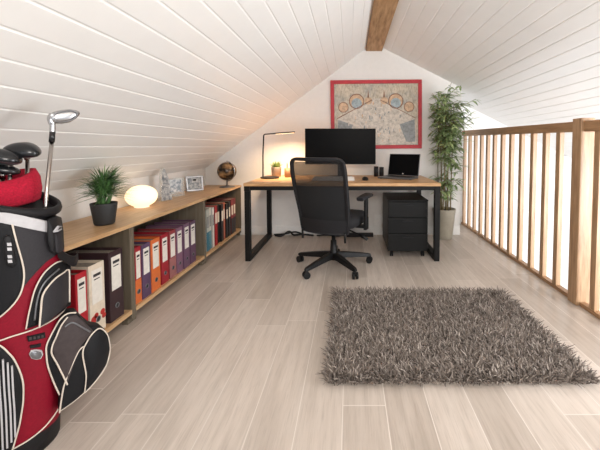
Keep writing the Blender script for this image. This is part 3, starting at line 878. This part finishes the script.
def resample(poly, N):
    P = [Vector((p[0], p[1])) for p in poly]; P.append(P[0]); Ls = [0]
    for a, b in zip(P, P[1:]): Ls.append(Ls[-1] + (b - a).length)
    out = []
    for i in range(N):
        s = Ls[-1] * i / N; k = max(j for j in range(len(Ls)) if Ls[j] <= s + 1e-9); k = min(k, len(P) - 2)
        out.append(P[k].lerp(P[k + 1], (s - Ls[k]) / max(1e-9, Ls[k + 1] - Ls[k])))
    return out
def pad(name, poly, mat, S=surf, t0=.003, dome=.0, sink=.012, cen=None, N=72, parent=None, subst=(0, .3, .55, .75, .9, .975, 1)):
    o = resample(poly, N); c = Vector(cen) if cen else sum(o, Vector((0, 0))) / N
    m = MB(); rings = []
    for s in subst:
        h = t0 + dome * (1 - s ** 2.6)
        if s == 1: h = t0 * .45
        rings.append([L3(p.x, S(p.x, p.y) + h, p.y) for p in [c + (q - c) * max(s, .02) for q in o]])
    rings.append([L3(q.x, S(q.x, q.y) - sink, q.y) for q in o])
    rings.append([L3((c + (q - c) * .05).x, S(*(c + (q - c) * .05)) - sink - .004, (c + (q - c) * .05).y) for q in o])
    m.loft(rings)
    return m.build(name, mat, parent or bag)
def pipe(pts, S=surf, off=.004, r=.0025, k=7, closed=False, parent=None, mat='piping', name='piping'):
    q = spline([(a, z, 0) for a, z in pts], k, closed)
    m = MB(); m.tube([L3(p.x, S(p.x, p.y) + off, p.y) for p in q], r, 8, 0, closed=closed)
    return m.build(name, M[mat], parent or bag)

band = [(-.13, .86), (-.033, .875), (-.016, .869), (.028, .853), (.073, .832), (.122, .802), (.121, .763), (.072, .795), (-.017, .845 - .01), (-.034, .845), (-.13, .845)]
band = [(-.136, .885), (-.06, .885), (-.016, .872), (.028, .853), (.073, .828), (.128, .795), (.128, .757), (.072, .79), (.02, .818), (-.017, .836), (-.06, .85), (-.136, .85)]
pad('top_band', band, M['bag_silver'], t0=.007)
pl = [(-.136, .852), (-.06, .85), (-.017, .838), (.010, .824), (.016, .773), (.030, .678), (.027, .621), (.012, .579), (-.020, .542), (-.06, .518), (-.136, .50)]
pad('left_panel', pl, M['bag_black'], t0=.004)
pr = [(.010, .824), (.072, .789), (.132, .753), (.136, .705), (.114, .687), (.086, .676), (.062, .654), (.042, .632), (.027, .611), (.030, .678), (.016, .773)]
pad('right_panel', pr, M['bag_dark'], t0=.004, cen=(.07, .72))
pipe([(.009, .826), (.016, .773), (.030, .678), (.027, .621), (.012, .579), (-.020, .542), (-.06, .518), (-.13, .50)], off=.006)
up = pad('upper_pocket', [(.030, .474), (.036, .512), (.044, .552), (.053, .590), (.066, .622), (.085, .648), (.114, .662), (.145, .650), (.160, .63), (.162, .60), (.16, .557), (.158, .482), (.158, .462), (.120, .473), (.081, .471)], M['bag_black'], t0=.012, dome=.014)
pad('pocket_face', [(.061, .470), (.066, .524), (.072, .573), (.089, .600), (.115, .617), (.148, .613), (.153, .60), (.152, .558), (.15, .488), (.120, .487), (.091, .477)], M['bag_dark'], t0=.030, dome=.006, sink=.02, parent=up)
pipe([(.030, .474), (.036, .512), (.044, .552), (.053, .590), (.066, .622), (.085, .648), (.114, .662), (.145, .651)], off=.010, parent=up)
pipe([(.061, .470), (.066, .524), (.072, .573), (.089, .600), (.115, .617), (.148, .613), (.153, .60), (.152, .558), (.15, .488)], off=.031, r=.0028, parent=up)
pipe([(.05, .50), (.058, .56), (.07, .60), (.09, .625), (.12, .64)], off=.026, r=.0025, parent=up, mat='grey_metal', name='zipper')
pipe([(-.13, .455), (-.047, .458), (-.002, .463), (.039, .462), (.085, .463), (.120, .467), (.150, .472)], off=.006)
# ball pocket, a volume standing off the right of the bag
lo = pad('ball_pocket', [(.138, .470), (.117, .457), (.098, .424), (.079, .387), (.077, .349), (.080, .306), (.092, .244), (.107, .184), (.104, .121), (.124, .126), (.150, .134), (.177, .146), (.216, .173), (.252, .205), (.270, .255), (.262, .318), (.234, .366), (.203, .39), (.182, .423), (.162, .463)],
         M['bag_black'], S=surfL, t0=.006, dome=.004, sink=.05, cen=(.16, .29))
pad('pocket_face', [(.137, .460), (.119, .437), (.105, .403), (.090, .357), (.105, .300), (.122, .239), (.129, .212), (.151, .279), (.174, .335), (.212, .368), (.185, .418), (.162, .456)], M['bag_grey'], S=surfL, t0=.012, dome=.006, sink=.01, cen=(.135, .37), parent=lo)
pad('pocket_flap', [(.234, .366), (.261, .322), (.270, .255), (.252, .205), (.216, .173), (.177, .146), (.184, .212), (.176, .303), (.189, .338), (.209, .362)], M['bag_black'], S=surfL, t0=.014, dome=.012, sink=.02, cen=(.215, .27), parent=lo)
pipe([(.162, .463), (.138, .470), (.117, .457), (.098, .424), (.079, .387), (.077, .349), (.080, .306), (.092, .244), (.107, .184)], S=surfL, off=.006, parent=lo)
pipe([(.105, .403), (.090, .357), (.105, .300), (.122, .239), (.129, .212)], S=surfL, off=.013, parent=lo)
pipe([(.105, .403), (.119, .437), (.137, .460)], S=surfL, off=.013, parent=lo)
pipe([(.105, .121), (.112, .170), (.121, .217), (.142, .272), (.164, .317), (.179, .328)], S=surfL, off=.012, parent=lo)
pipe([(.177, .150), (.184, .212), (.176, .303), (.189, .338), (.209, .362), (.234, .366), (.259, .322), (.267, .255), (.252, .205), (.216, .173), (.177, .150)], S=surfL, off=.014, parent=lo)
pipe([(.104, .121), (.124, .126), (.150, .134), (.177, .146), (.216, .173), (.252, .205)], S=surfL, off=.002, parent=lo)
pipe([(.128, .43), (.15, .435), (.18, .40), (.20, .375)], S=surfL, off=.018, r=.003, parent=lo, mat='grey_metal', name='zipper')
# striped front pocket
st = [(-.12, .475), (-.055, .467), (-.030, .446), (-.013, .416), (.002, .378), (.016, .309), (.016, .240), (.010, .190), (.003, .148), (-.017, .064), (-.05, .045), (-.12, .045)]
sp = pad('striped_pocket', st, M['bag_black'], t0=.012, dome=.012, cen=(-.055, .26))
pipe(st[1:10], off=.012, parent=sp)
for x in (-.105, -.095, -.085, -.075, -.065, -.055, -.045, -.035, -.025, -.015, -.006):
    zt = .47 - max(0, (x + .06)) * 1.6; zb = .06 + max(0, x + .03) * 1.5
    pts = [(x, zt - .012), (x, zt - .1), (x + .001, .22), (x, zb + .03)]
    q = spline([(a, z, 0) for a, z in pts], 6)
    m = MB(); rings = []
    for p in q:
        b = surf(p.x, p.y) + .0225
        rings.append([L3(p.x - .0022, b - .012, p.y), L3(p.x + .0022, b - .012, p.y), L3(p.x + .0022, b + .002, p.y), L3(p.x - .0022, b + .002, p.y)])
    m.loft(rings, sm=False); m.build('stripe', M['bag_silver'], sp)
# base boot
m = MB(); rings = []
for z, R in ((0, .108), (.0, .113), (.03, .117), (.06, .119), (.072, .116)):
    rings.append([L3(R * math.sin(2 * PI * k / n), R * math.cos(2 * PI * k / n), z + (.03 * math.sin(2 * PI * k / n) + .01 if z > .02 else 0)) for k in range(n)])
m.loft(rings); m.build('base_boot', M['bag_rubber'], bag)
pipe([(-.1, .058), (-.043, .062), (-.010, .072), (.030, .078), (.067, .088), (.1, .105), (.12, .115)], off=.004)
# small fittings
pad('badge', [(.034, .382), (.039, .393), (.052, .388), (.066, .375), (.069, .359), (.063, .348), (.051, .353), (.039, .365)], M['bag_silver'], t0=.006, dome=.002)
pad('badge', [(.036, .381), (.040, .389), (.052, .385), (.063, .374), (.066, .360), (.061, .352), (.051, .356), (.041, .366)], M['grey_metal'], t0=.0085, dome=.002)
pad('tag', [(.031, .446), (.076, .433), (.077, .414), (.033, .427)], M['bag_black'], t0=.006)
pad('tag', [(.037, .411), (.065, .401), (.064, .391), (.037, .401)], M['bag_black'], t0=.006)
for i in range(4):
    a = .036 + i * .010
    pad('tag_lettering', [(a, .441 - i * .0034), (a + .006, .439 - i * .0034), (a + .006, .430 - i * .0034), (a, .432 - i * .0034)], M['bag_grey'], t0=.008, N=16)
bk_ = pad('side_buckle', [(-.012, .787), (-.003, .795), (.005, .79), (.012, .741), (.015, .70), (.006, .686), (-.008, .70), (-.014, .746)], M['bag_rubber'], t0=.014, dome=.006)
for zz in (.772, .757, .733, .718):
    pad('buckle_lettering', [(-.005, zz), (.005, zz - .002), (.006, zz - .012), (-.004, zz - .010)], M['bag_silver'], t0=.021, N=16, parent=bk_)
hp = pad('grip_pocket', [(.094, .823), (.120, .826), (.138, .81), (.142, .76), (.141, .693), (.125, .69), (.106, .70), (.098, .713), (.091, .751)], M['bag_rubber'], t0=.02, dome=.014)
pad('pocket_front', [(.110, .775), (.132, .768), (.137, .70), (.122, .697), (.112, .705)], M['bag_dark'], t0=.032, dome=.006, parent=hp)
q = [L3(a, surf(a, z) + .042, z) for a, z in ((.108, .781), (.120, .794), (.132, .787), (.131, .779), (.118, .778), (.108, .781))]
m = MB(); m.tube(q, .0028, 6); m.tube([L3(a, surf(a, z) + .042, z) for a, z in ((.116, .781), (.124, .79))], .002, 6); m.build('emblem', M['bag_silver'], hp)
m = MB()
q = spline([L3(.118, .10, .70), L3(.150, .06, .655), L3(.175, .02, .635), L3(.19, -.04, .64)], 8)
rings = [[p + Vector((0, sx, sz)) for sx, sz in ((-.006, -.019), (.006, -.019), (.006, .019), (-.006, .019))] for p in q]
m.loft(rings, sm=False); m.build('carry_strap', M['bag_rubber'], bag, bevel=.003)

# knitted head cover wrapped round the clubs in the mouth
m = MB(); rings = []
nk = 56
for r_, z in ((.100, .862), (.116, .872), (.122, .91), (.118, .955), (.104, .985), (.092, .985), (.086, .95), (.084, .90), (.08, .862)):
    R = []
    for k in range(nk):
        a = 2 * PI * k / nk; bul = 1 + .012 * math.cos(k * PI)
        s_, c_ = math.sin(a), math.cos(a)
        R.append((r_ * .9 * bul * s_ - .018, .030 - (r_ * .72 * bul * c_), z + .012 * s_ - (.028 * max(0, c_) if z > .93 else 0)))
    rings.append(R)
m.loft(rings)
kc = m.build('knit_cover', M['knit'], None, BC); kc.rotation_euler = bag.rotation_euler
tag(kc, 'crimson knitted cover bunched in the mouth of the golf bag', 'club cover')

def club(label, foot, neck, head_c, ax, ay, az, kind='wood', grp='golf clubs in the bag'):
    t = thing('golf_club', label, 'golf club', BC, bag.rotation_euler.z, grp)
    MB().tube([foot, neck], .0058, 12).build('shaft', M['steel'], t)
    m = MB(); ax, ay, az = Vector(ax), Vector(ay), Vector(az); hc = Vector(head_c)
    rings = []; nn = 28
    for i in range(13):
        ph = -PI / 2 + PI * i / 12
        z = math.sin(ph); r_ = math.cos(ph)
        zz = z * (1 if z > 0 else .55)
        R = []
        for k in range(nn):
            th = 2 * PI * k / nn; x = math.cos(th); y = math.sin(th)
            y *= (1 + .18 * x)
            if x > .55: x = .55 + (x - .55) * .55
            R.append(hc + ax * (x * max(r_, .02)) + ay * (y * max(r_, .02)) + az * zz)
        rings.append(R)
    m.loft(rings)
    for i, p in enumerate(m.f):
        c = sum((Vector(m.v[q]) for q in p), Vector()) / len(p)
        if (c - hc).dot(az) < -.12 * az.length_squared: m.mi[i] = 1
    hd_ = m.build('head', [M['club_black'], M['club_sole']], t)
    MB().tube([neck, hc], [.0085, .007], 12).build('hosel', M['steel'], t)
    return t
club('fairway wood with a rounded black head, at the left edge of the bag mouth', L3(.0, .0, .75), L3(.011, .02, 1.005), L3(-.006, .02, 1.033), (.060, 0, -.014), (0, .056, 0), (.010, 0, .034))
club('black wood with a grey sole turned up, next to the tall chrome club', L3(.045, -.01, .75), L3(.055, .0, 1.03), L3(.048, .0, 1.058), (.056, -.010, .003), (0, .050, .014), (-.006, -.014, .032))
club('low black wood half sunk in the crimson knitted cover', L3(-.01, -.005, .75), L3(-.008, .0, .965), L3(-.007, .004, .992), (.055, 0, -.012), (0, .036, 0), (.008, -.004, .022))
# tall chrome club
t = thing('golf_club', 'tall chrome-headed club standing highest out of the bag', 'golf club', BC, bag.rotation_euler.z, 'golf clubs in the bag')
MB().tube([L3(.074, .065, .72), L3(.093, .06, .86), L3(.118, .06, 1.10)], .0062, 14).build('shaft', M['steel'], t)
MB().tube([L3(.117, .06, 1.092), L3(.1205, .06, 1.13)], .0085, 14).build('ferrule', M['club_black'], t)
m = MB(); m.tube(spline([L3(.1203, .06, 1.128), L3(.121, .06, 1.155), L3(.117, .06, 1.178), L3(.124, .06, 1.192)], 5), [.0085] * 6 + [.0105] * 10, 14)
rings = []
for (a, z0, z1, th) in ((.112, 1.165, 1.190, .010), (.125, 1.160, 1.202, .013), (.145, 1.160, 1.210, .014), (.170, 1.167, 1.215, .014), (.188, 1.182, 1.213, .012), (.198, 1.196, 1.208, .006)):
    c = Vector(L3(a, .06, (z0 + z1) / 2)); hz = (z1 - z0) / 2
    rings.append([c + Vector((0, th * math.cos(2 * PI * k / 20), hz * math.sin(2 * PI * k / 20))) for k in range(20)])
m.loft(rings); m.build('head', M['chrome'], t)
m = MB(); m.tube([L3(p.x, .0738, p.y) for p in spline([(.128, 1.168, 0), (.150, 1.166, 0), (.176, 1.177, 0), (.190, 1.198, 0), (.172, 1.209, 0), (.146, 1.203, 0), (.128, 1.194, 0)], 5, True)], .0018, 6, 0, closed=True)
m.build('head_rim', M['grey_metal'], t)

# ------------------------------------------------------------------ light
w = bpy.data.worlds.new('daylight'); SC.world = w; w.use_nodes = True
bg = w.node_tree.nodes['Background']; bg.inputs['Color'].default_value = (.93, .96, 1., 1); bg.inputs['Strength'].default_value = .92
def area(name, loc, target, size, energy, col=(1, 1, 1), sy=None):
    l = bpy.data.lights.new(name, 'AREA'); l.energy = energy; l.color = col; l.size = size
    if sy: l.shape = 'RECTANGLE'; l.size_y = sy
    o = bpy.data.objects.new(name, l); COL.objects.link(o); o.location = loc
    d = Vector(target) - Vector(loc); o.rotation_euler = d.to_track_quat('-Z', 'Y').to_euler()
    return o
area('stairwell_window_light', (2.75, .7, .75), (1.75, 3.2, .55), 1.1, 80, (.95, .97, 1.), 1.4)
area('added_ceiling_fill', (.25, -.35, 1.5), (.0, 2.6, 2.3), .7, 24, (1, .94, .87), .5)  # warm fill added behind the camera to brighten the ceiling, no lamp there
area('added_stairwell_fill', (2.5, 2.2, -.5), (2.45, 3.0, 1.3), .7, 14, (.97, .98, 1.), .7)  # upward fill added to brighten the slope over the stairs, not a real lamp
area('desk_lamp_light', (-.70, 3.50, 1.205), (-.70, 3.66, .74), .2, 6, (1., .68, .40), .03).data.spread = rad(128)

# ------------------------------------------------------------------ camera
cam = bpy.data.cameras.new('camera'); co = bpy.data.objects.new('camera', cam); COL.objects.link(co)
co.location = (0, 0, 1.075); co.rotation_euler = (rad(90 - 2.5), 0, 0)
cam.sensor_width = 36; cam.lens = 36 * 325 / 600
cam.shift_x = -50 / 600; cam.shift_y = -(225 - (147 + 325 * math.tan(rad(2.5)))) / 600
cam.clip_start = .02
SC.camera = co
SC.view_settings.view_transform = 'Standard'; SC.view_settings.look = 'None'; SC.view_settings.gamma = 1
SC.view_settings.exposure = .46; SC.view_settings.use_curve_mapping = False
